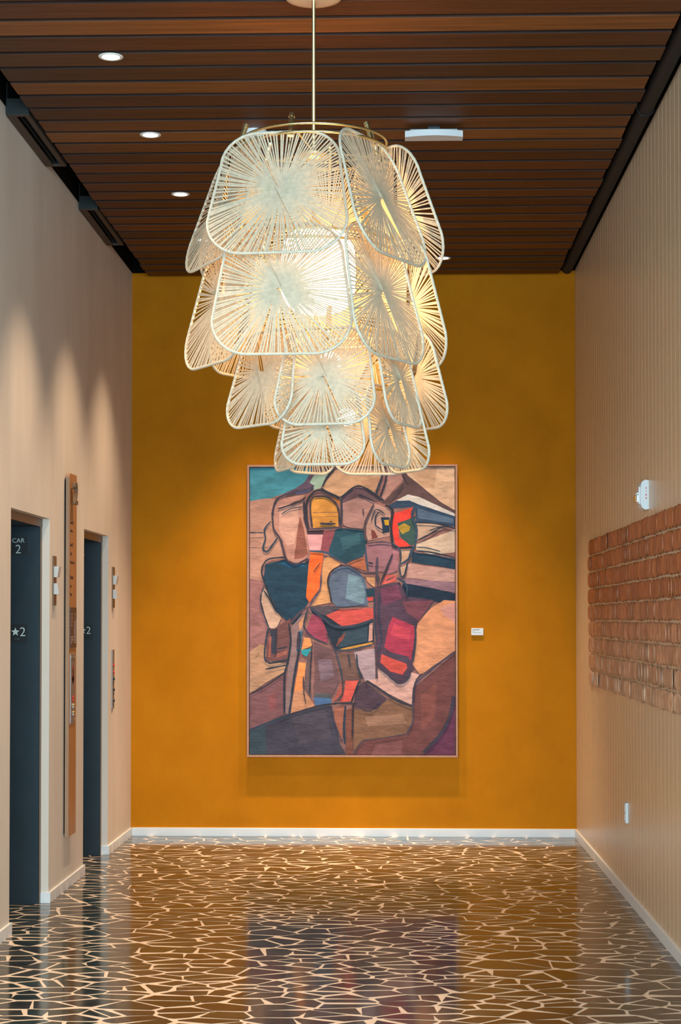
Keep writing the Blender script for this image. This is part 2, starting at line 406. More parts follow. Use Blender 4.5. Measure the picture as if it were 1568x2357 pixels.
# brown notice plate on the board
def zz(py): return jz(py, 10.37)
t = thing('notice_plate', (bx1, 10.37, zz(1490)), 'brown fire instruction plate with red and white marks on the directory board', 'sign')
m = MB(); m.box(bx1, bx1+.006, 10.275, 10.47, zz(1490.5), zz(1397.8)); local(m.obj('plate', M_brownplate), t)
M_mark = mat('pale_marks', (.45,.33,.25), .5); M_rmark = mat('red_marks', (.36,.06,.03), .5)
mk = MB(); rk = MB(); X = bx1+.006
def mark(b, ya, yb, pa, pb): b.box(X, X+.0008, ya, yb, zz(pb), zz(pa))
for i in range(4): mark(mk, 10.305, 10.33, 1412+i*8.9, 1414+i*8.9); mark(mk, 10.335,10.345,1412.4+i*8.9,1413.6+i*8.9)
for i in range(3): mark(rk, 10.305, 10.335, 1416+i*8.7, 1419.3+i*8.7)
for (a, b, y1_) in [(1464.5,1468.6,10.36),(1470.8,1474.6,10.37),(1477,1480.8,10.325)]:
    for q in range(3): mark(mk, 10.295, y1_, a+q*1.45, a+q*1.45+.95)
mark(mk, 10.40, 10.404, 1430, 1481); mark(mk, 10.44, 10.444, 1425, 1481)
for q in range(13):
    random.seed(q); a = 1409+q*5.6; mark(mk if q%3 else rk, 10.40+.01*random.random(), 10.445-.012*random.random(), a, a+.7)
    mark(mk, 10.415, 10.43, a+2, a+3.6)
local(mk.obj('pale_print', M_mark), t); local(rk.obj('red_print', M_rmark), t)
# steel call station on the board
t = thing('call_station', (bx1, 10.37, zz(1666)), 'tall steel lift call station with red lights on the wooden directory board', 'control panel')
m = MB(); m.box(bx1, bx1+.005, 10.295, 10.43, zz(1665.5), zz(1505.5)); local(m.obj('face_plate', M_steel, bevel=.0008), t)
X = bx1+.005
m = MB()
def dia(pa, pb, hw, b): b.prism([(10.365,zz(pa)),(10.365-hw,zz((pa+pb)/2)),(10.365,zz(pb)),(10.365+hw,zz((pa+pb)/2))][::-1], X, X+.0007, axis=0)
dia(1524,1555,.026,m); dia(1540,1578,.034,m); dia(1552,1576,.03,m)
local(m.obj('fire_symbol', mat('faded_red_print', (.24,.03,.02), .5)), t)
m = MB(); m.box(X, X+.0006, 10.345, 10.39, zz(1516.5), zz(1515)); m.box(X, X+.0006, 10.315, 10.415, zz(1520.2), zz(1518.6)); local(m.obj('print', M_ink), t)
def cyl_x(mb, x0, x1, yc, zc, r, mi=0, n=16):
    mb.prism([(yc+r*math.cos(2*math.pi*i/n), zc+r*math.sin(2*math.pi*i/n)) for i in range(n)], x0, x1, axis=0, mi=mi)
for py in (1604.5, 1612):
    m = MB(); cyl_x(m, X, X+.006, 10.365, zz(py), .0085); local(m.obj('red_button', M_redlit, bevel=.002), t)
for py in (1624, 1641):
    m = MB(); cyl_x(m, X, X+.010, 10.365, zz(py-1.2), .011); local(m.obj('key_switch', M_brass, bevel=.002), t)
    m = MB(); cyl_x(m, X, X+.006, 10.365, zz(py+3), .008); local(m.obj('lock', M_white), t)
for py in (1511.5, 1656):
    for ys in (10.31, 10.415): m = MB(); cyl_x(m, X, X+.001, ys, zz(py), .003, n=8); local(m.obj('screw', M_white), t)

# ---- hall lanterns (plate and two wedge lamps)
def lantern(y0, label):
    t = thing('hall_lantern', (XL, y0+.045, 1.68), label, 'lift indicator', 'lift indicators beside the two lifts')
    m = MB(); m.box(XL, XL+.008, y0, y0+.09, 1.682, 1.965); local(m.obj('back_plate', M_bronze), t)
    def wedge(z0, z1, dt, db):
        m = MB(); x = XL+.008
        m.prism([(x,z0),(x+db,z0),(x+dt,z1),(x,z1)], y0+.012, y0+.078, axis=1); return m
    local(wedge(1.843,1.905,.030,.020).obj('up_lens', M_lantern, bevel=.001), t)
    local(wedge(1.745,1.808,.020,.030).obj('down_lens', M_lantern, bevel=.001), t)
    return t
lantern(9.908, 'bronze lift indicator plate with two white wedges beside the nearer lift')
lantern(12.00, 'bronze lift indicator plate with two white wedges beside the farther lift')
# ---- second call station near the corner
t = thing('call_station', (XL, 12.03, .99), 'narrow steel lift call station under the farther indicator near the ochre wall', 'control panel')
m = MB(); m.box(XL, XL+.009, 11.99, 12.075, .985, 1.392); local(m.obj('face_plate', M_steel, bevel=.0015), t)
for z in (1.285, 1.236):
    m = MB(); cyl_x(m, XL+.009, XL+.016, 12.032, z, .0105); local(m.obj('red_button', M_redlit, bevel=.002), t)
for z in (1.19,1.115,1.04):
    m = MB(); cyl_x(m, XL+.009, XL+.018, 12.032, z, .010); m.box(XL+.009, XL+.011, 12.02, 12.044, z-.035, z-.02); local(m.obj('key_switch', M_dark), t)

# ================================================================== RIGHT WALL THINGS
# fire strobe
sy0, sy1, sz0, sz1 = 9.172, 9.292, 2.176, 2.334
t = thing('fire_alarm', (XR, 9.23, sz0), 'white fire alarm strobe with red FIRE lettering above the terracotta tiles', 'fire alarm')
m = MB(); m.prism([(XR,sz0+.004),(XR,sz1-.004),(XR-.018,sz1),(XR-.036,sz1-.012),(XR-.042,sz1-.030),(XR-.042,sz0+.030),(XR-.036,sz0+.012),(XR-.018,sz0)][::-1], sy0, sy1, axis=1)
local(m.obj('housing', M_white, bevel=.004), t)
m = MB(); m.box(XR-.050, XR-.041, sy0+.02, sy1-.015, sz0+.03, sz1-.035); local(m.obj('speaker_grille', M_amber, bevel=.003), t)
m = MB(); m.prism([(XR-.042,2.278),(XR-.042,2.262),(XR-.070,2.256),(XR-.058,2.265)], sy0+.035, sy1-.03, axis=1); local(m.obj('hood', M_white), t)
m = MB(); m.box(XR-.058, XR-.041, sy0+.035, sy1-.04, 2.218, 2.257); local(m.obj('strobe_reflector', mat('bright_reflector', (.9,.92,.95), .2), bevel=.003), t)
m = MB(); m.box(XR-.069, XR-.0585, sy0+.037, sy1-.042, 2.217, 2.256); local(m.obj('strobe_lens', mat('amber_lens', (.5,.24,.07), .15), bevel=.004), t)
for i, ch in enumerate('FIRE'):
    place_text('red_lettering', ch, .0135, (XR-.0135, sy0-.0003, 2.284-i*.0172), '-y', M_red, t, .0003, .0006, 1, 'CENTER')
# outlet
t = thing('socket_plate', (XR, 10.06, .44), 'white socket plate low on the panelled right wall', 'socket')
m = MB(); m.box(XR-.015, XR, 10.03, 10.105, .437, .553); local(m.obj('plate', M_white, bevel=.002), t)
m = MB(); m.box(XR-.0165, XR-.0148, 10.05, 10.085, .452, .488); m.box(XR-.0165, XR-.0148, 10.05, 10.085, .502, .538); local(m.obj('sockets', M_trimring), t)

# terracotta tile hanging
random.seed(11)
t = thing('tile_wall_art', (XR, 9.8, 1.158), 'terracotta wall hanging of nine rows of rounded clay tiles on the right wall', 'wall art')
rowp = (2.137-1.158-.100)/8
for r_ in range(9):
    m = MB(); zt = 2.137-r_*rowp; yy = 11.915+random.uniform(-.02,.02)
    while yy > 7.3:
        wd = random.uniform(.092,.106); ht = .101+random.uniform(-.003,.003)
        ya, yb = yy-wd, yy
        dz = random.uniform(-.003,.003); tilt = random.gauss(0,.025); off = .007+abs(random.gauss(0,.002))
        if random.random() < .06+.02*r_: tilt += random.choice((-.10,.09))
        cx = .022; pts = []
        n = 8
        for i in range(n+1):   # top end, rounded shoulders
            a = math.pi*i/n; pts.append((yb-wd/2+wd/2*math.copysign(abs(math.cos(a))**1.15,math.cos(a)), zt-.036+dz+.036*abs(math.sin(a))**1.0))
        for i in range(n+1):
            a = math.pi*i/n; pts.append((yb-wd/2-wd/2*math.copysign(abs(math.cos(a))**1.15,math.cos(a)), zt-ht+.036+dz-.036*abs(math.sin(a))**1.0))
        bb = random.uniform(.8,1.15); f = min(1, max(0,(r_-3)/5))
        c = tuple(bb*(a*(1-f)+b*f) for a, b in zip((.40,.125,.045), (.56,.32,.19)))
        vs = []
        for th in (0, .006):
            for (py, pz) in pts:
                xx = XR-off-th-(py-(ya+yb)/2)*tilt-.0025*math.cos((py-ya)/wd*math.pi*2)
                vs.append((min(xx, XR-.0015), py, pz))
        k = len(pts)
        m.add(vs, [list(range(k)), list(range(k,2*k))[::-1]], 0, c)
        m.add(vs, [(i,(i+1)%k,k+(i+1)%k,k+i) for i in range(k)], 0, c)
        yy -= wd+random.choice((-.002,.0,.001,.002,.004))
    local(m.obj('tile_row', M_tile), t)
    
# ================================================================== BACK WALL THINGS
t = thing('placard', (.602, YB, 1.485), 'small white caption card on the ochre wall right of the painting', 'label card')
m = MB(); m.box(.558, .647, YB-.010, YB, 1.485, 1.537); local(m.obj('card', M_white, bevel=.001), t)
m = MB()
for (z, h, ws) in [(1.526,.0042,[.012,.013,.022]),(1.516,.002,[.009,.009]),(1.506,.0018,[.010,.016,.012,.017])]:
    x = .566
    for q in ws: m.box(x, x+q, YB-.0105, YB-.0099, z-h/2, z+h/2); x += q+.0022
local(m.obj('print', mat('grey_print', (.12,.13,.14), .6)), t)
t = thing('painting', (-.322, YB, .589), 'large framed abstract painting of outlined figures in teal, orange and mauve', 'painting')
fx0, fx1, fz0, fz1 = -1.098, .457, .587, 2.745
fw = .0155; yf0, yf1 = YB-.050, YB-.004
m = MB(); m.box(fx0, fx0+fw, yf0, yf1, fz0, fz1); m.box(fx1-fw, fx1, yf0, yf1, fz0, fz1); m.box(fx0+fw, fx1-fw, yf0, yf1, fz0, fz0+fw); m.box(fx0+fw, fx1-fw, yf0, yf1, fz1-fw, fz1)
local(m.obj('frame', M_frame, bevel=.0012), t)
m = MB(); m.box(fx0+fw, fx1-fw, YB-.016, YB-.004, fz0+fw, fz1-fw); local(m.obj('backing', M_pframe), t)
cx0, cx1, cz0, cz1 = -1.078, .437, .607, 2.725
PA = []
def pg(c, *p): PA.append(('p', c, p))
def st(c, wd, *p): PA.append(('s', c, wd, p))
DK = (48,52,62)
pg((150,105,98),(47,50),(1529,50),(1529,2124),(47,2124))
pg((72,142,160),(47,50),(500,50),(490,110),(440,160),(370,205),(290,240),(200,272),(47,292))
pg((188,140,122),(47,292),(200,272),(240,280),(215,440),(290,600),(300,700),(150,740),(130,790),(150,870),(110,870),(47,855))
pg((160,110,108),(47,855),(110,870),(150,890),(150,920),(130,960),(130,1040),(175,1200),(165,1330),(120,1330),(47,1385))
pg((98,78,98),(440,160),(480,100),(600,50),(660,50),(600,110),(560,190),(510,210),(400,235),(290,250),(370,205))
pg((120,125,170),(375,228),(420,212),(490,208),(480,225),(385,245))
pg((160,185,165),(505,115),(545,80),(625,80),(560,200),(505,215),(512,180),(480,160))
pg((205,160,125),(650,85),(700,50),(1000,50),(1005,100),(940,245),(820,180),(700,265),(570,205),(575,180))
pg((188,142,112),(850,150),(1000,110),(945,235),(880,200))
pg((182,135,125),(1030,50),(1150,50),(1165,130),(1020,290),(980,280),(1040,100))
pg((222,182,150),(1160,50),(1529,50),(1529,370),(1440,320),(1190,110))
pg((208,165,132),(1190,70),(1400,50),(1380,200),(1300,200))
pg((100,76,76),(1140,100),(1180,95),(1200,120),(1440,310),(1529,360),(1529,395),(1450,365),(1200,245),(1100,285),(1030,320),(1010,300),(1165,150))
pg((212,204,198),(1110,290),(1190,247),(1270,265),(1529,385),(1529,405),(1400,380),(1230,302))
pg((52,72,98),(1035,335),(1110,292),(1200,290),(1300,330),(1529,405),(1529,478),(1390,458),(1250,450),(1240,335),(1080,348))
pg((85,105,130),(1260,345),(1520,425),(1520,460),(1260,420))
pg((190,158,138),(1250,455),(1400,462),(1460,485),(1330,545),(1250,585))
pg((208,182,160),(1250,605),(1529,500),(1529,665),(1460,675),(1350,680),(1250,650))
pg((38,62,82),(1225,662),(1350,678),(1529,712),(1529,790),(1400,765),(1215,738))
pg((188,146,136),(1190,745),(1529,790),(1529,880),(1400,872),(1180,852))
pg((150,115,128),(1160,855),(1529,885),(1529,955),(1300,915),(1160,892))
pg((34,48,68),(1150,890),(1300,912),(1529,962),(1529,1032),(1400,1025),(1160,985))
pg((185,135,122),(235,290),(330,265),(440,250),(440,330),(435,420),(470,560),(470,680),(440,720),(380,745),(320,720),(290,600),(240,520),(215,400))
pg((205,158,142),(260,330),(400,300),(400,430),(370,600),(320,620),(260,500))
pg((138,85,74),(410,405),(440,500),(470,680),(430,705),(370,715),(385,560))
pg((205,142,66),(485,270),(600,262),(650,300),(690,340),(688,478),(500,490))
pg((188,115,62),(630,250),(700,292),(700,330),(665,290))
pg((168,126,120),(715,310),(830,265),(950,300),(900,410),(865,495),(740,485),(712,430))
pg((104,78,86),(712,265),(820,195),(885,200),(1000,290),(950,300),(830,262),(715,312))
pg((182,142,130),(950,310),(1065,355),(1075,520),(1060,550),(900,580),(880,500),(900,410))
pg((120,62,60),(925,500),(950,510),(975,560),(930,570))
pg((34,52,74),(995,412),(1058,412),(1058,520),(1008,528),(1005,470))
pg((192,150,40),(1018,432),(1052,430),(1055,470),(1025,468))
pg((228,66,56),(1082,385),(1235,338),(1215,425),(1120,460),(1125,560),(1212,612),(1200,628),(1105,628),(1070,500))
pg((58,84,80),(1115,455),(1210,420),(1245,400),(1240,600),(1205,615),(1135,545))
pg((168,138,52),(1115,480),(1165,455),(1210,480),(1200,510),(1150,535))
pg((42,76,92),(650,510),(690,492),(880,500),(895,590),(870,695),(740,745),(620,685),(620,620))
pg((54,92,104),(700,560),(840,520),(850,600),(720,650))
pg((212,155,160),(465,530),(582,530),(560,652),(480,650))
pg((70,50,58),(458,510),(585,503),(582,536),(465,536))
pg((142,76,86),(582,512),(665,505),(615,662),(560,652))
pg((36,64,84),(160,752),(300,715),(335,742),(440,742),(475,722),(460,900),(470,1030),(370,1190),(330,1175),(260,1110),(190,960),(145,860))
pg((30,84,118),(250,740),(320,735),(420,745),(460,770),(330,775))
pg((236,106,48),(485,665),(580,670),(555,860),(555,930),(480,1028),(455,990),(470,800))
pg((206,150,104),(585,710),(620,695),(710,745),(625,820),(615,900),(635,1030),(490,1055),(560,950),(572,820))
pg((92,106,130),(615,860),(660,790),(730,755),(830,800),(880,860),(905,950),(900,1050),(680,1062),(640,1020),(620,930))
pg((112,140,158),(760,820),(850,850),(885,960),(870,1040),(740,1000))
pg((168,98,72),(740,745),(870,690),(892,800),(760,757))
pg((146,102,112),(885,605),(1070,600),(1080,680),(1030,805),(900,805),(880,680))
pg((166,112,124),(1082,620),(1132,650),(1112,800),(1040,825),(1080,690))
pg((206,166,140),(1130,645),(1210,645),(1190,710),(1140,745))
pg((192,156,134),(1132,775),(1180,750),(1160,830),(1140,838))
pg((206,98,90),(1015,832),(1110,830),(1100,880),(1000,900))
pg((206,152,112),(885,840),(955,840),(950,918),(900,880))
pg((40,66,84),(885,930),(960,920),(970,1020),(900,1010)); pg((206,78,72),(895,990),(940,985),(940,1015),(900,1015))
pg((84,62,80),(950,920),(1130,880),(1180,985),(1380,1010),(1260,1180),(1240,1500),(1130,1615),(1050,1550),(970,1480),(940,1100))
pg((112,62,86),(990,930),(1120,900),(1150,1000),(1010,1050)); pg((120,70,82),(1150,1020),(1370,1015),(1270,1160),(1180,1100))
pg((170,58,82),(1080,1130),(1250,1200),(1212,1440),(1100,1420),(1020,1350),(1050,1200))
pg((196,70,88),(1090,1180),(1210,1230),(1200,1300),(1060,1260)); pg((80,66,84),(1050,1380),(1200,1420),(1190,1470),(1060,1430))
pg((204,82,72),(1000,1400),(1180,1470),(1185,1500),(1150,1550),(1060,1525),(990,1460))
pg((222,152,112),(1360,1066),(1450,1010),(1529,1016),(1529,1375),(1280,1550),(1225,1480),(1245,1260),(1260,1180))
pg((208,148,136),(1420,1066),(1529,1030),(1529,1180),(1450,1120))
pg((84,74,84),(480,1060),(620,1050),(700,1078),(600,1120),(500,1090))
pg((200,82,76),(600,1120),(700,1078),(940,1070),(945,1150),(720,1205),(650,1170))
pg((38,48,62),(490,1085),(600,1125),(720,1205),(940,1160),(945,1310),(700,1380),(660,1380),(600,1250))
pg((54,72,86),(720,1240),(900,1180),(900,1310),(690,1350)); pg((130,72,62),(690,1290),(745,1240),(720,1300),(670,1350))
pg((196,140,62),(695,1365),(930,1312),(935,1330),(760,1375))
pg((200,150,140),(912,1180),(938,1170),(935,1300),(905,1310))
pg((152,68,90),(500,1110),(560,1130),(610,1250),(612,1322),(450,1250))
pg((196,150,118),(47,1385),(120,1330),(170,1340),(165,1450),(320,1470),(310,1520),(160,1610),(47,1685))
pg((168,135,95),(70,1440),(120,1385),(110,1420)); 
pg((206,168,146),(150,920),(180,960),(230,1066),(275,1140),(240,1215),(180,1215),(130,1020),(130,950))
pg((118,78,78),(165,1250),(345,1140),(325,1440),(165,1460))
pg((60,62,76),(195,1230),(245,1215),(240,1400),(205,1400)); pg((160,90,76),(190,1280),(205,1270),(200,1420),(185,1430))
pg((166,100,88),(240,1400),(320,1370),(318,1400),(240,1430))
pg((128,86,90),(47,1690),(160,1640),(310,1540),(300,1830),(47,1945))
pg((142,84,86),(180,1700),(240,1680),(240,1800),(190,1810))
pg((146,116,116),(350,1200),(480,1066),(430,1240),(370,1500),(330,1830),(300,1830),(330,1400))
pg((210,150,112),(400,1180),(470,1090),(440,1180),(410,1230))
pg((110,86,86),(500,1320),(480,1500),(500,1780),(430,1800),(440,1560),(455,1470))
pg((228,152,94),(440,1280),(482,1285),(500,1340),(420,1372)); pg((236,148,88),(402,1458),(456,1465),(437,1662),(368,1672))
pg((196,138,104),(368,1668),(442,1660),(470,1700),(520,1775),(340,1832))
pg((48,146,156),(420,1370),(495,1360),(460,1420),(425,1400)); pg((60,106,130),(395,1240),(430,1230),(415,1380),(385,1380))
pg((112,82,86),(510,1310),(640,1365),(700,1580),(640,1700),(510,1700),(520,1500))
pg((126,104,116),(540,1440),(640,1440),(660,1560),(560,1600))
pg((76,108,152),(510,1712),(632,1718),(640,1752),(520,1770)); pg((86,88,90),(520,1680),(635,1690),(635,1716),(515,1712))
pg((116,86,78),(670,1400),(820,1400),(862,1580),(710,1592)); 
pg((218,92,80),(740,1590),(832,1590),(780,1740),(700,1748),(735,1650)); pg((176,92,82),(690,1650),(705,1600),(722,1680),(650,1752))
pg((172,148,156),(800,1380),(950,1360),(955,1580),(880,1592),(830,1480))
pg((216,168,156),(970,1510),(1050,1540),(1130,1615),(1200,1570),(1210,1530),(1280,1550),(1240,1620),(1215,1765),(1080,1700),(880,1592),(960,1580))
pg((84,64,76),(870,1600),(1040,1720),(960,1800),(800,1780),(820,1640))
pg((136,98,76),(960,1800),(1050,1720),(1235,1780),(1220,1900),(1180,1970),(1000,2010),(870,2015),(800,2100),(790,1800))
pg((158,118,96),(880,1850),(1150,1830),(1180,1900),(900,1920))
pg((70,66,80),(47,1945),(340,1830),(540,1772),(640,1770),(700,2050),(745,2124),(47,2124))
pg((60,76,86),(47,1960),(160,1915),(170,2124),(47,2124)); pg((80,72,84),(350,1850),(600,1800),(640,2000),(400,2050))
pg((160,98,80),(660,1790),(735,1770),(715,2025),(655,1880)); pg((128,78,66),(745,1800),(800,1790),(790,2124),(745,2124))
pg((120,72,70),(1240,1640),(1529,1390),(1529,1730),(1430,1960),(1290,2124),(790,2124),(870,2030),(1180,1980),(1230,1890))
pg((136,80,72),(1280,1700),(1400,1600),(1380,1850),(1290,1950)); pg((134,84,84),(950,2060),(1150,2020),(1140,2124),(930,2124))
pg((112,58,84),(1529,1700),(1529,2124),(1300,2124),(1440,1980))
for wd, pts in [(18,[(300,250),(240,285),(212,380),(222,500),(270,570),(300,690),(330,735),(380,755),(440,725),(475,715)]),
    (15,[(200,440),(152,500),(162,560),(142,635),(170,662),(205,620),(248,560)]),
    (14,[(250,350),(330,325),(380,300),(440,285)]),(16,[(340,325),(420,290),(450,265)]),(8,[(275,390),(340,350),(430,335)]),
    (22,[(290,250),(380,225),(480,205),(510,180)]),(26,[(440,300),(450,420),(475,500)]),
    (20,[(470,500),(455,330),(490,250),(545,215),(640,245),(700,275)]),(14,[(500,490),(485,330),(505,268),(600,264),(680,330),(700,470)]),
    (16,[(560,200),(620,235),(700,268),(760,225),(825,185),(900,210),(1020,295)]),(18,[(575,190),(600,130),(660,60)]),(14,[(480,500),(600,492),(720,488)]),
    (20,[(555,455),(600,460),(670,458)]),(10,[(625,440),(645,445)]),(20,[(710,275),(712,400),(708,470)]),
    (12,[(712,470),(780,492),(880,500)]),(16,[(865,350),(872,395)]),(20,[(945,320),(905,400),(880,470),(885,560),(905,590)]),
    (14,[(830,250),(880,265),(950,300)]),(16,[(960,240),(1000,130),(1005,90)]),(16,[(985,280),(1030,150),(1035,90)]),
    (12,[(1025,390),(960,355),(925,440)]),(12,[(985,375),(960,400),(958,470),(1000,500),(1030,520)]),
    (22,[(1030,325),(1080,360),(1070,450),(1075,560),(1100,630),(1230,628)]),(22,[(1240,335),(1220,400),(1250,480),(1245,600),(1220,650),(1190,720),(1140,750)]),
    (12,[(1250,450),(1390,458),(1529,490)]),(16,[(1260,580),(1340,540),(1450,480),(1529,495)]),(9,[(1345,510),(1430,480)]),(9,[(1255,630),(1330,635),(1425,660)]),
    (12,[(1250,655),(1380,670),(1529,705)]),(16,[(480,655),(600,668),(700,720),(740,748)]),(12,[(740,748),(800,720),(870,695)]),
    (18,[(700,770),(760,760),(860,815),(970,825),(980,880)]),(22,[(970,700),(965,820),(975,900)]),(18,[(905,740),(940,748)]),
    (14,[(880,600),(890,700),(905,800)]),(14,[(905,600),(1000,590),(1070,600)]),(16,[(1080,680),(1030,800),(990,900)]),(14,[(1075,600),(1130,640),(1140,700),(1130,780),(1145,850)]),
    (14,[(1190,740),(1165,830),(1150,860)]),(14,[(720,755),(640,800),(612,870),(625,950),(640,1030)]),(12,[(565,830),(555,930),(500,1020),(480,1060)]),
    (8,[(560,740),(530,780),(508,810)]),(14,[(300,700),(190,712),(150,745),(132,800),(155,880),(200,1000),(260,1110)]),(12,[(130,960),(130,1050),(175,1180),(190,1215)]),
    (10,[(150,910),(140,940),(130,960)]),(12,[(150,940),(200,1020),(240,1090),(275,1110)]),(12,[(640,1060),(760,1060),(880,1045)]),
    (20,[(480,1060),(580,1140),(640,1190),(720,1205),(830,1190),(940,1150)]),(14,[(470,1070),(440,1200),(520,1290),(600,1320)]),(18,[(240,1210),(235,1400)]),
    (14,[(200,1215),(175,1240),(165,1450),(320,1440)]),(12,[(240,1365),(320,1350)]),(10,[(180,1470),(320,1450)]),(12,[(160,1510),(320,1480)]),
    (10,[(47,1690),(150,1640),(310,1530)]),(16,[(330,1180),(345,1300),(325,1450),(300,1560),(300,1830)]),(18,[(410,1240),(400,1400),(370,1560),(335,1830)]),
    (20,[(345,1180),(400,1110),(480,1060)]),(18,[(400,1240),(395,1370)]),(12,[(435,1560),(440,1680),(455,1760)]),(10,[(500,1330),(490,1470),(480,1690)]),
    (14,[(600,1250),(650,1350),(690,1450),(715,1560),(720,1680),(690,1740)]),(8,[(670,1390),(700,1480),(715,1590)]),(14,[(650,1370),(760,1370),(935,1330)]),
    (16,[(760,1400),(775,1490)]),(14,[(820,1400),(830,1500),(860,1580)]),(14,[(945,1300),(960,1400),(968,1580)]),
    (14,[(850,1600),(830,1620),(780,1750)]),(16,[(890,1590),(1000,1660),(1100,1730),(1225,1780)]),(10,[(895,1630),(885,1610),(905,1590)]),
    (26,[(970,1480),(1050,1550),(1130,1610),(1190,1570),(1210,1520)]),(16,[(1240,1160),(1245,1300),(1225,1460)]),
    (14,[(1529,1385),(1420,1460),(1330,1540),(1240,1620),(1225,1750),(1225,1880),(1180,1975)]),(14,[(1290,1540),(1240,1610),(1232,1750)]),
    (12,[(340,1835),(540,1775),(700,1755),(820,1760)]),(10,[(47,1945),(200,1890),(340,1835)]),(12,[(640,1790),(665,1900),(715,2030)]),(16,[(740,1770),(730,1900),(735,2050)]),
    (16,[(795,1760),(790,2000)]),(10,[(1180,1975),(980,2010),(860,2030),(800,2124)]),(30,[(1520,1700),(1490,1850),(1420,1980),(1300,2110)]),(12,[(860,1800),(920,1810),(990,1750)]),
    (14,[(1010,310),(1060,280),(1100,240),(1160,160)]),(14,[(1160,60),(1170,120),(1200,150)]),(9,[(1030,870),(1100,840)]),(16,[(1110,850),(1180,900),(1180,985)]),
    (14,[(950,1000),(950,1150),(965,1300)]),(10,[(985,960),(980,1100),(990,1200),(1000,1300),(970,1380)]),(10,[(47,522),(150,522)]),(4,[(47,632),(180,630)]),(4,[(500,378),(690,375)])]:
    st(DK, wd*.86, *pts)
mc = MB(); mc.box(cx0, cx1, YB-.040, YB-.0165, cz0, cz1, 0, lin((150,105,98)))
def W(p, y): return (cx0+(p[0]-47)/1482*(cx1-cx0), y, cz1-(p[1]-50)/2074*(cz1-cz0))
random.seed(5); yy = YB-.0402
for e in PA:
    yy -= .00006
    if e[0] == 'p':
        c = lin([v for v in e[1]]); pts = list(e[2])
        fine = []                                   # wobble the edges like a brush did
        for i in range(len(pts)):
            a, b = pts[i], pts[(i+1)%len(pts)]; L = math.hypot(b[0]-a[0], b[1]-a[1]); n = max(1, int(L/45))
            for k in range(n):
                q = k/n; j = 0 if (k == 0) else 3.0
                fine.append((min(1529,max(47,a[0]+(b[0]-a[0])*q+random.uniform(-j,j))), min(2124,max(50,a[1]+(b[1]-a[1])*q+random.uniform(-j,j)))))
        v3 = [Vector((p[0], p[1], 0)) for p in fine]
        tris = tessellate_polygon([v3])
        mc.add([W(p, yy) for p in fine], [tuple(tt) for tt in tris], 0, c)
    else:
        g = random.uniform(.85,1.3); c = lin([v*g for v in random.choice(((48,56,70),(44,60,76),(70,56,62),(52,52,62),(66,58,72)))]); wd = e[2]; P = [Vector((p[0], p[1], 0)) for p in e[3]]
        fine = []
        for i in range(len(P)-1):
            p0, p1, p2, p3 = P[max(i-1,0)], P[i], P[i+1], P[min(i+2,len(P)-1)]
            n = max(2, int((p2-p1).length/22))
            for k in range(n):
                s = k/n; fine.append(.5*((2*p1)+(p2-p0)*s+(2*p0-5*p1+4*p2-p3)*s*s+(3*p1-p0-3*p2+p3)*s**3))
        fine.append(P[-1]); vs = []
        for i, p in enumerate(fine):
            t_ = (fine[min(i+1,len(fine)-1)]-fine[max(i-1,0)]); t_.normalize(); nn = Vector((-t_.y, t_.x, 0))
            ww = wd/2*random.uniform(.7,1.15)*(.55 if i in (0,len(fine)-1) else 1)
            for sgn in (1,-1):
                q = p+nn*ww*sgn; vs.append(W((min(1529,max(47,q.x)), min(2124,max(50,q.y))), yy))
        mc.add(vs, [(2*i,2*i+1,2*i+3,2*i+2) for i in range(len(fine)-1)], 0, c)
# tessellation may flip faces: use two-sided shading only
M_paint = attr_mat('oil_paint', (3,3,7), 3.2, .24, .55, .15, .5, 9, 8)
cv = mc.obj('canvas', M_paint); local(cv, t)

# ================================================================== CEILING THINGS
M_spot = []
def downlight(x, y, label, group, energy, cone, blend=.9):
    t = thing('downlight', (x, y, ZC), label, 'ceiling light', group)
    m = MB(); m.lathe([(.040,-.0012),(.042,-.0035),(.055,-.0030),(.056,0)], n=36); o = m.obj('trim_ring', M_trimring, t)
    m = MB(); n = 32
    m.add([(.041*math.cos(2*math.pi*i/n), .041*math.sin(2*math.pi*i/n), -.0011) for i in range(n)], [list(range(n))[::-1]]); m.obj('lens', M_lens, t)
    l = light('spot_light', 'SPOT', (0,0,-.012), (0,0,0), energy, WARM, spot_size=R(cone), spot_blend=blend, shadow_soft_size=.03); l.parent = t
    return t
nm = ['nearest', 'second from the camera', 'third from the camera', 'farthest, glimpsed through the chandelier']
for i, y in enumerate((7.805, 9.080, 10.362, 11.622)):
    downlight(-1.288, y, 'round white downlight in the left row of the wood ceiling, '+nm[i], 'downlights along the left wall', DL_POWER, 78)
for y, s_ in ((6.53,'one place before the nearest seen'), (5.25,'two places before the nearest seen')):
    downlight(-1.288, y, 'round white downlight in the left row, '+s_, 'downlights along the left wall', DL_POWER, 78)
for x, s in ((-.98,'left'), (-.322,'middle'), (.336,'right, beside the chandelier edge')):
    downlight(x, 12.262, 'round downlight close to the ochre wall, '+s, 'downlights before the ochre wall', DL_BACK, 58, 1.0)
# curved white device
t = thing('ceiling_sensor', (.199, 8.96, ZC), 'white curved-front device hanging under the wood ceiling right of the chandelier', 'ceiling device')
m = MB(); pts = [(.349,9.02),(.050,9.02),(.050,8.945)]+[(.050+.299*i/12, 8.945-.032*math.sin(math.pi*i/12)) for i in range(1,12)]+[(.349,8.945)]
m.prism(pts, ZC-.062, ZC-.030, axis=2); local(m.obj('body', M_white, bevel=.0015), t)
m = MB(); m.box(.078, .320, 8.955, 9.01, ZC-.026, ZC-.018); local(m.obj('mounting_plate', M_steel), t)
m = MB(); m.box(.17,.23,8.975,9.0,ZC-.031,ZC); local(m.obj('bracket', M_dark), t)
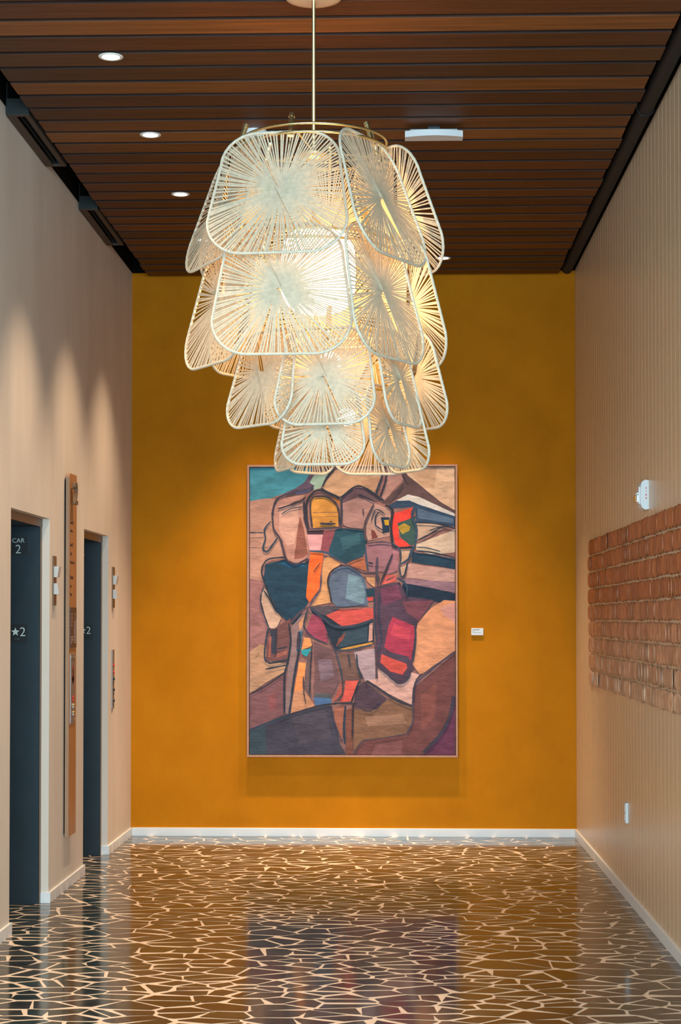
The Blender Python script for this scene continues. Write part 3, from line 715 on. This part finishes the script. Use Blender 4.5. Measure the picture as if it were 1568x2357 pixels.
# smoke detector
t = thing('smoke_detector', (-.735, 9.03, ZC), 'round white smoke detector behind the top of the chandelier', 'smoke detector')
m = MB(); m.lathe([(0,-.042),(.040,-.042),(.056,-.034),(.066,-.012),(.066,0)], n=36); m.obj('housing', M_white, t)
# air diffusers in the left slot
M_diff = mat('dark_brown_metal', (.035,.022,.015), .5, .1)
for (a, b, lab) in ((8.66, 9.66, 'long dark slotted air grille at the top of the left wall, nearer'), (10.68, 11.72, 'long dark slotted air grille at the top of the left wall, farther')):
    t = thing('air_grille', (-1.9, (a+b)/2, ZC), lab, 'air vent', 'air grilles in the left ceiling gap')
    x0, x1, z0, z1 = XL+.006, -1.842, ZC-.012, ZC-.004
    m = MB(); m.box(x0, x0+.045, a, b, z0, z1); m.box(x1-.026, x1, a, b, z0, z1); m.box(x0+.045, x1-.026, a, a+.03, z0, z1); m.box(x0+.045, x1-.026, b-.03, b, z0, z1)
    local(m.obj('frame', M_diff), t)
    m = MB(); m.box(x0, x0+.004, a, b, z1, z1+.16); m.box(x1-.004, x1, a, b, z1, z1+.16); m.box(x0, x1, a-.004, a, z1-.004, z1+.075); m.box(x0,x1,b,b+.004,z1,z1+.16); m.box(x0+.058,x0+.061,a+.03,b-.03,z1,z1+.05)
    local(m.obj('duct', mat('dark_green_duct', (.006,.010,.009), .7)), t)
# pipe in the right slot
t = thing('pipe', (1.275, 9, ZC+.04), 'black round pipe running in the gap along the right edge of the ceiling', 'pipe')
M_pipe = mat('black_pipe', (.005,.004,.004), .75)
m = MB(); m.tube([(1.268, Y0+.02, ZC+.044), (1.268, YB-.03, ZC+.044)], .040, 20, ref=Vector((0,0,1))); local(m.obj('pipe_run', M_pipe), t)
m = MB()
for yb in (8.82,):
    m.tube([(1.268+.043*math.cos(q*math.pi/8), yb, ZC+.044+.043*math.sin(q*math.pi/8)) for q in range(16)], .006, 6, closed=True, ref=Vector((0,1,0)))
    m.box(1.19, 1.25, yb-.012, yb+.012, ZC+.05, ZC+.054)
local(m.obj('clamp', M_pipe), t)

# ================================================================== CHANDELIER
ZTOP = ZC
AX, AY = -.335, 7.13
ch = thing('chandelier', (AX, AY, ZTOP), 'large four-tier chandelier of woven cane panels hanging on a brass rod', 'chandelier')
def chp(mb, name, mats, **k): return local(mb.obj(name, mats, **k), ch)
m = MB(); m.lathe([(0,-.030),(.09,-.030),(.112,-.026),(.115,-.020),(.115,0)], (AX+.003,7.025,ZTOP), 48); chp(m, 'canopy', mat('peach_canopy', (.62,.42,.28), .4))
m = MB(); m.tube([(AX+.003,7.04,ZTOP-.02),(AX,7.115,3.50)], .0082, 14, ref=Vector((1,0,0))); chp(m, 'hanging_rod', M_brass)
m = MB(); m.lathe([(0,.02),(.012,.02),(.055,.012),(.062,0),(.062,-.02),(.02,-.035),(0,-.035)], (AX,AY,3.52), 28); m.tube([(AX,AY,3.50),(AX,AY,3.24)],.008,10,ref=Vector((1,0,0))); chp(m, 'hub', M_brass)
def ring(r, c, z, rad=.0055): 
    m = MB(); m.tube([(c[0]+r*math.cos(2*math.pi*i/72), c[1]+r*math.sin(2*math.pi*i/72), z) for i in range(72)], rad, 10, closed=True); return m
def outline(w, h, n=12):
    wt, wb, r = w*.86/2, w/2, .26*w; P = []
    for (x, y, a0) in [(wb-r,-h+r,-90),(wt-r,-r,0),(-wt+r,-r,90),(-wb+r,-h+r,180)]:
        for i in range(n+1):
            a = R(a0+90*i/n); P.append((x+r*math.cos(a), y+r*math.sin(a)))
    return P
def resample(P, n):
    L = [0]
    for i in range(len(P)): L.append(L[-1]+math.dist(P[i], P[(i+1)%len(P)]))
    out = []; j = 0
    for k in range(n):
        s = L[-1]*k/n
        while L[j+1] < s: j += 1
        q = (s-L[j])/(L[j+1]-L[j]+1e-9); a, b = P[j], P[(j+1)%len(P)]
        out.append((a[0]+q*(b[0]-a[0]), a[1]+q*(b[1]-a[1])))
    return out
cache = {}
def panel_mesh(w, h, flip):
    key = (round(w,2), h, flip)
    if key in cache: return cache[key]
    P = resample(outline(w, h), 640); n = int(2*(w+h)*.92/.0146)//2*2; mb = MB()
    random.seed(int(w*1000)+flip)
    cx, cy = random.uniform(-.015,.015), -h/2+random.uniform(-.01,.03)
    sg = -1 if flip else 1; H = n//2
    order = list(range(H)); da = R(-50*sg)
    # strands laid rim to rim in order; the crossing knots along a short diagonal
    for k in order:
        s = (k+random.uniform(-.22,.22))/n
        a = P[int(s*640)%640]; b = P[int((s+.5+random.uniform(-.004,.004))*640)%640]
        tt = (k/H-.5)*2; m0 = (cx+math.cos(da)*.018*tt*sg, cy+math.sin(da)*.018*tt)
        wd = random.uniform(.0052,.0070)/2; zc = (k/H-.5)*.024
        seq = [(a,.003), (m0, zc), (b, -.003)]
        vs = []
        for i, (p, z) in enumerate(seq):
            q0 = seq[max(i-1,0)][0]; q1 = seq[min(i+1,2)][0]; tx, ty = q1[0]-q0[0], q1[1]-q0[1]; l = math.hypot(tx,ty) or 1
            nx, ny = -ty/l, tx/l; ww = wd*(.8 if i == 1 else 1)
            for (u, dz) in ((1,-.0006),(1,.0006),(-1,.0006),(-1,-.0006)): vs.append((p[0]+nx*ww*u, z+dz, p[1]+ny*ww*u))
        fs = []
        for i in range(2):
            for j in range(4): fs.append((i*4+j, i*4+(j+1)%4, (i+1)*4+(j+1)%4, (i+1)*4+j))
        mb.add(vs, fs)
    weave = mb.mesh('woven_panel', [M_cane])
    mr = MB(); q = resample(outline(w, h), 180)
    mr.tube([(x, 0, y) for x, y in q], [.0058+(.0007 if i%3 == 0 else 0) for i in range(180)], 8, closed=True, ref=Vector((0,1,0)))
    rim = mr.mesh('rim', [M_rim])
    mp = MB(); mp.tube([(0,.012,-.010),(0,.012,.076)], .0108, 12, ref=Vector((1,0,0))); mp.tube([(0,.012,.076),(0,.012,.092)], .0118, 12, ref=Vector((1,0,0)))
    mp.tube([(0,.012,-.03),(0,.004,-.045),(0,0,-.050)], .004, 8, ref=Vector((1,0,0)))
    post = mp.mesh('post', [M_brass])
    cache[key] = (weave, rim, post); return cache[key]
PANELS = [
 (1,-6,18,-0.465,6.691,3.018,0.553,0.54),(1,62,18,0.018,6.848,3.020,0.57,0.54),(1,124,18,0.069,7.315,3.035,0.550,0.54),
 (1,182,18,-0.286,7.583,3.018,0.550,0.54),(1,242,18,-0.710,7.412,3.018,0.550,0.54),(1,-62,18,-0.770,6.989,3.030,0.550,0.54),
 (2,-3,12,-0.442,6.685,2.624,0.545,0.54),(2,60,12,0.0,6.836,2.623,0.535,0.54),(2,122,12,0.093,7.301,2.640,0.502,0.54),
 (2,181,12,-0.265,7.581,2.641,0.550,0.54),(2,238,12,-0.672,7.436,2.641,0.46,0.54),(2,-58,12,-0.746,6.959,2.622,0.550,0.54),
 (3,-10,12,-0.283,6.804,2.366,0.402,0.4),(3,66,12,0.048,6.946,2.375,0.345,0.4),(3,126,12,0.113,7.289,2.394,0.386,0.4),
 (3,182,12,-0.164,7.472,2.403,0.42,0.4),(3,232,12,-0.437,7.379,2.406,0.42,0.4),(3,-48,12,-0.563,6.940,2.375,0.42,0.4),
 (4,-3,10,-0.288,6.872,2.214,0.330,0.33),(4,64,10,-0.007,6.989,2.217,0.345,0.33),(4,121,10,0.059,7.238,2.217,0.345,0.33),
 (4,180,10,-0.096,7.390,2.218,0.345,0.33),(4,222,10,-0.364,7.343,2.218,0.270,0.33),(4,-68,10,-0.446,7.060,2.211,0.345,0.33)]
tier_c = {1:(-.350,7.13),2:(-.350,7.13),3:(-.235,7.13),4:(-.185,7.13)}
for i, (tr, az, tilt, X, Y, Zb, w_, h_) in enumerate(PANELS):
    a, tl = R(az), R(tilt); n_ = Vector((math.sin(a), -math.cos(a), 0)); T_ = Vector((math.cos(a), math.sin(a), 0))
    up = Vector((0,0,1))*math.cos(tl)-n_*math.sin(tl); back = -(T_.cross(up))
    # local axes: x = T, z = up, y = pointing inwards
    yin = up.cross(T_)
    if yin.dot(n_) > 0: yin = -yin
    top = Vector((X,Y,Zb))+up*h_
    Mx = Matrix((T_, yin, up)).transposed().to_4x4(); Mx.translation = top-ch.location
    flip = 1 if (tr == 1 and i%2 == 1) or (tr == 2 and i%2 == 0) or (tr > 2 and i%3 == 0) else 0
    if tr == 1: flip = 0
    if tr == 2 and az == -3: flip = 1
    wv, rm, ps = panel_mesh(w_, h_, flip)
    o = bpy.data.objects.new('woven_panel', wv); COL.objects.link(o); o.parent = ch; o.matrix_local = Mx
    for nm_, me in (('rim', rm), ('post', ps)):
        c = bpy.data.objects.new(nm_, me); COL.objects.link(c); c.parent = o
        if nm_ == 'post' and tr == 1: c.location = ({-6:.032, 62:.10, -62:-.075}.get(az, 0), 0, .022 if az == -62 else 0)
        c.matrix_parent_inverse = Matrix.Identity(4)
for (r, tr, z) in ((.300,1,3.560),(.300,1,3.527),(.345,2,3.135),(.345,2,3.10),(.25,3,2.755),(.185,4,2.525)):
    chp(ring(r, (tier_c[tr][0]+(.015 if tr == 1 else 0), tier_c[tr][1]), z), 'ring', M_brass)
m = MB()
for k in range(3):
    a = R(20+120*k); m.tube([(AX,AY,3.527),(-.335+.30*math.cos(a),AY+.30*math.sin(a),3.527)], .005, 8)
    for zt, zb, r0, r1, c in ((3.527,3.135,.30,.345,(-.35,7.13)),(3.10,2.755,.345,.25,(-.30,7.13)),(2.755,2.525,.25,.185,(-.21,7.13))):
        pass
chp(m, 'spoke', M_brass)
m = MB(); m.lathe([(1e-4,-.175),(.06,-.172),(.11,-.155),(.142,-.12),(.152,-.08),(.155,0),(.152,.08),(.142,.12),(.11,.155),(.06,.172),(1e-4,.175)], (-.318,AY,3.03), 32); chp(m, 'lamp_globe', M_globe)
for (x, z, r, mt) in ((-.27,2.655,.045,M_globe2),(-.20,2.43,.036,M_globe2)):
    m = MB(); n = 16; m.lathe([(r*math.sin(math.pi*i/n)+1e-4, -r*math.cos(math.pi*i/n)) for i in range(n+1)], (x,AY,z), 28); chp(m, 'lamp_globe', mt)
m = MB(); m.tube([(-.335,AY,3.24),(-.335,AY,3.18)], .03, 14, ref=Vector((1,0,0))); chp(m, 'lamp_holder', M_brass)
m = MB(); m.tube([(-.335,AY,2.88),(-.27,AY,2.72)], .005, 8, ref=Vector((1,0,0))); chp(m, 'link_rod', M_brass)
m = MB(); m.tube([(-.27,AY,2.59),(-.20,AY,2.48)], .005, 8, ref=Vector((1,0,0))); chp(m, 'link_rod', M_brass)
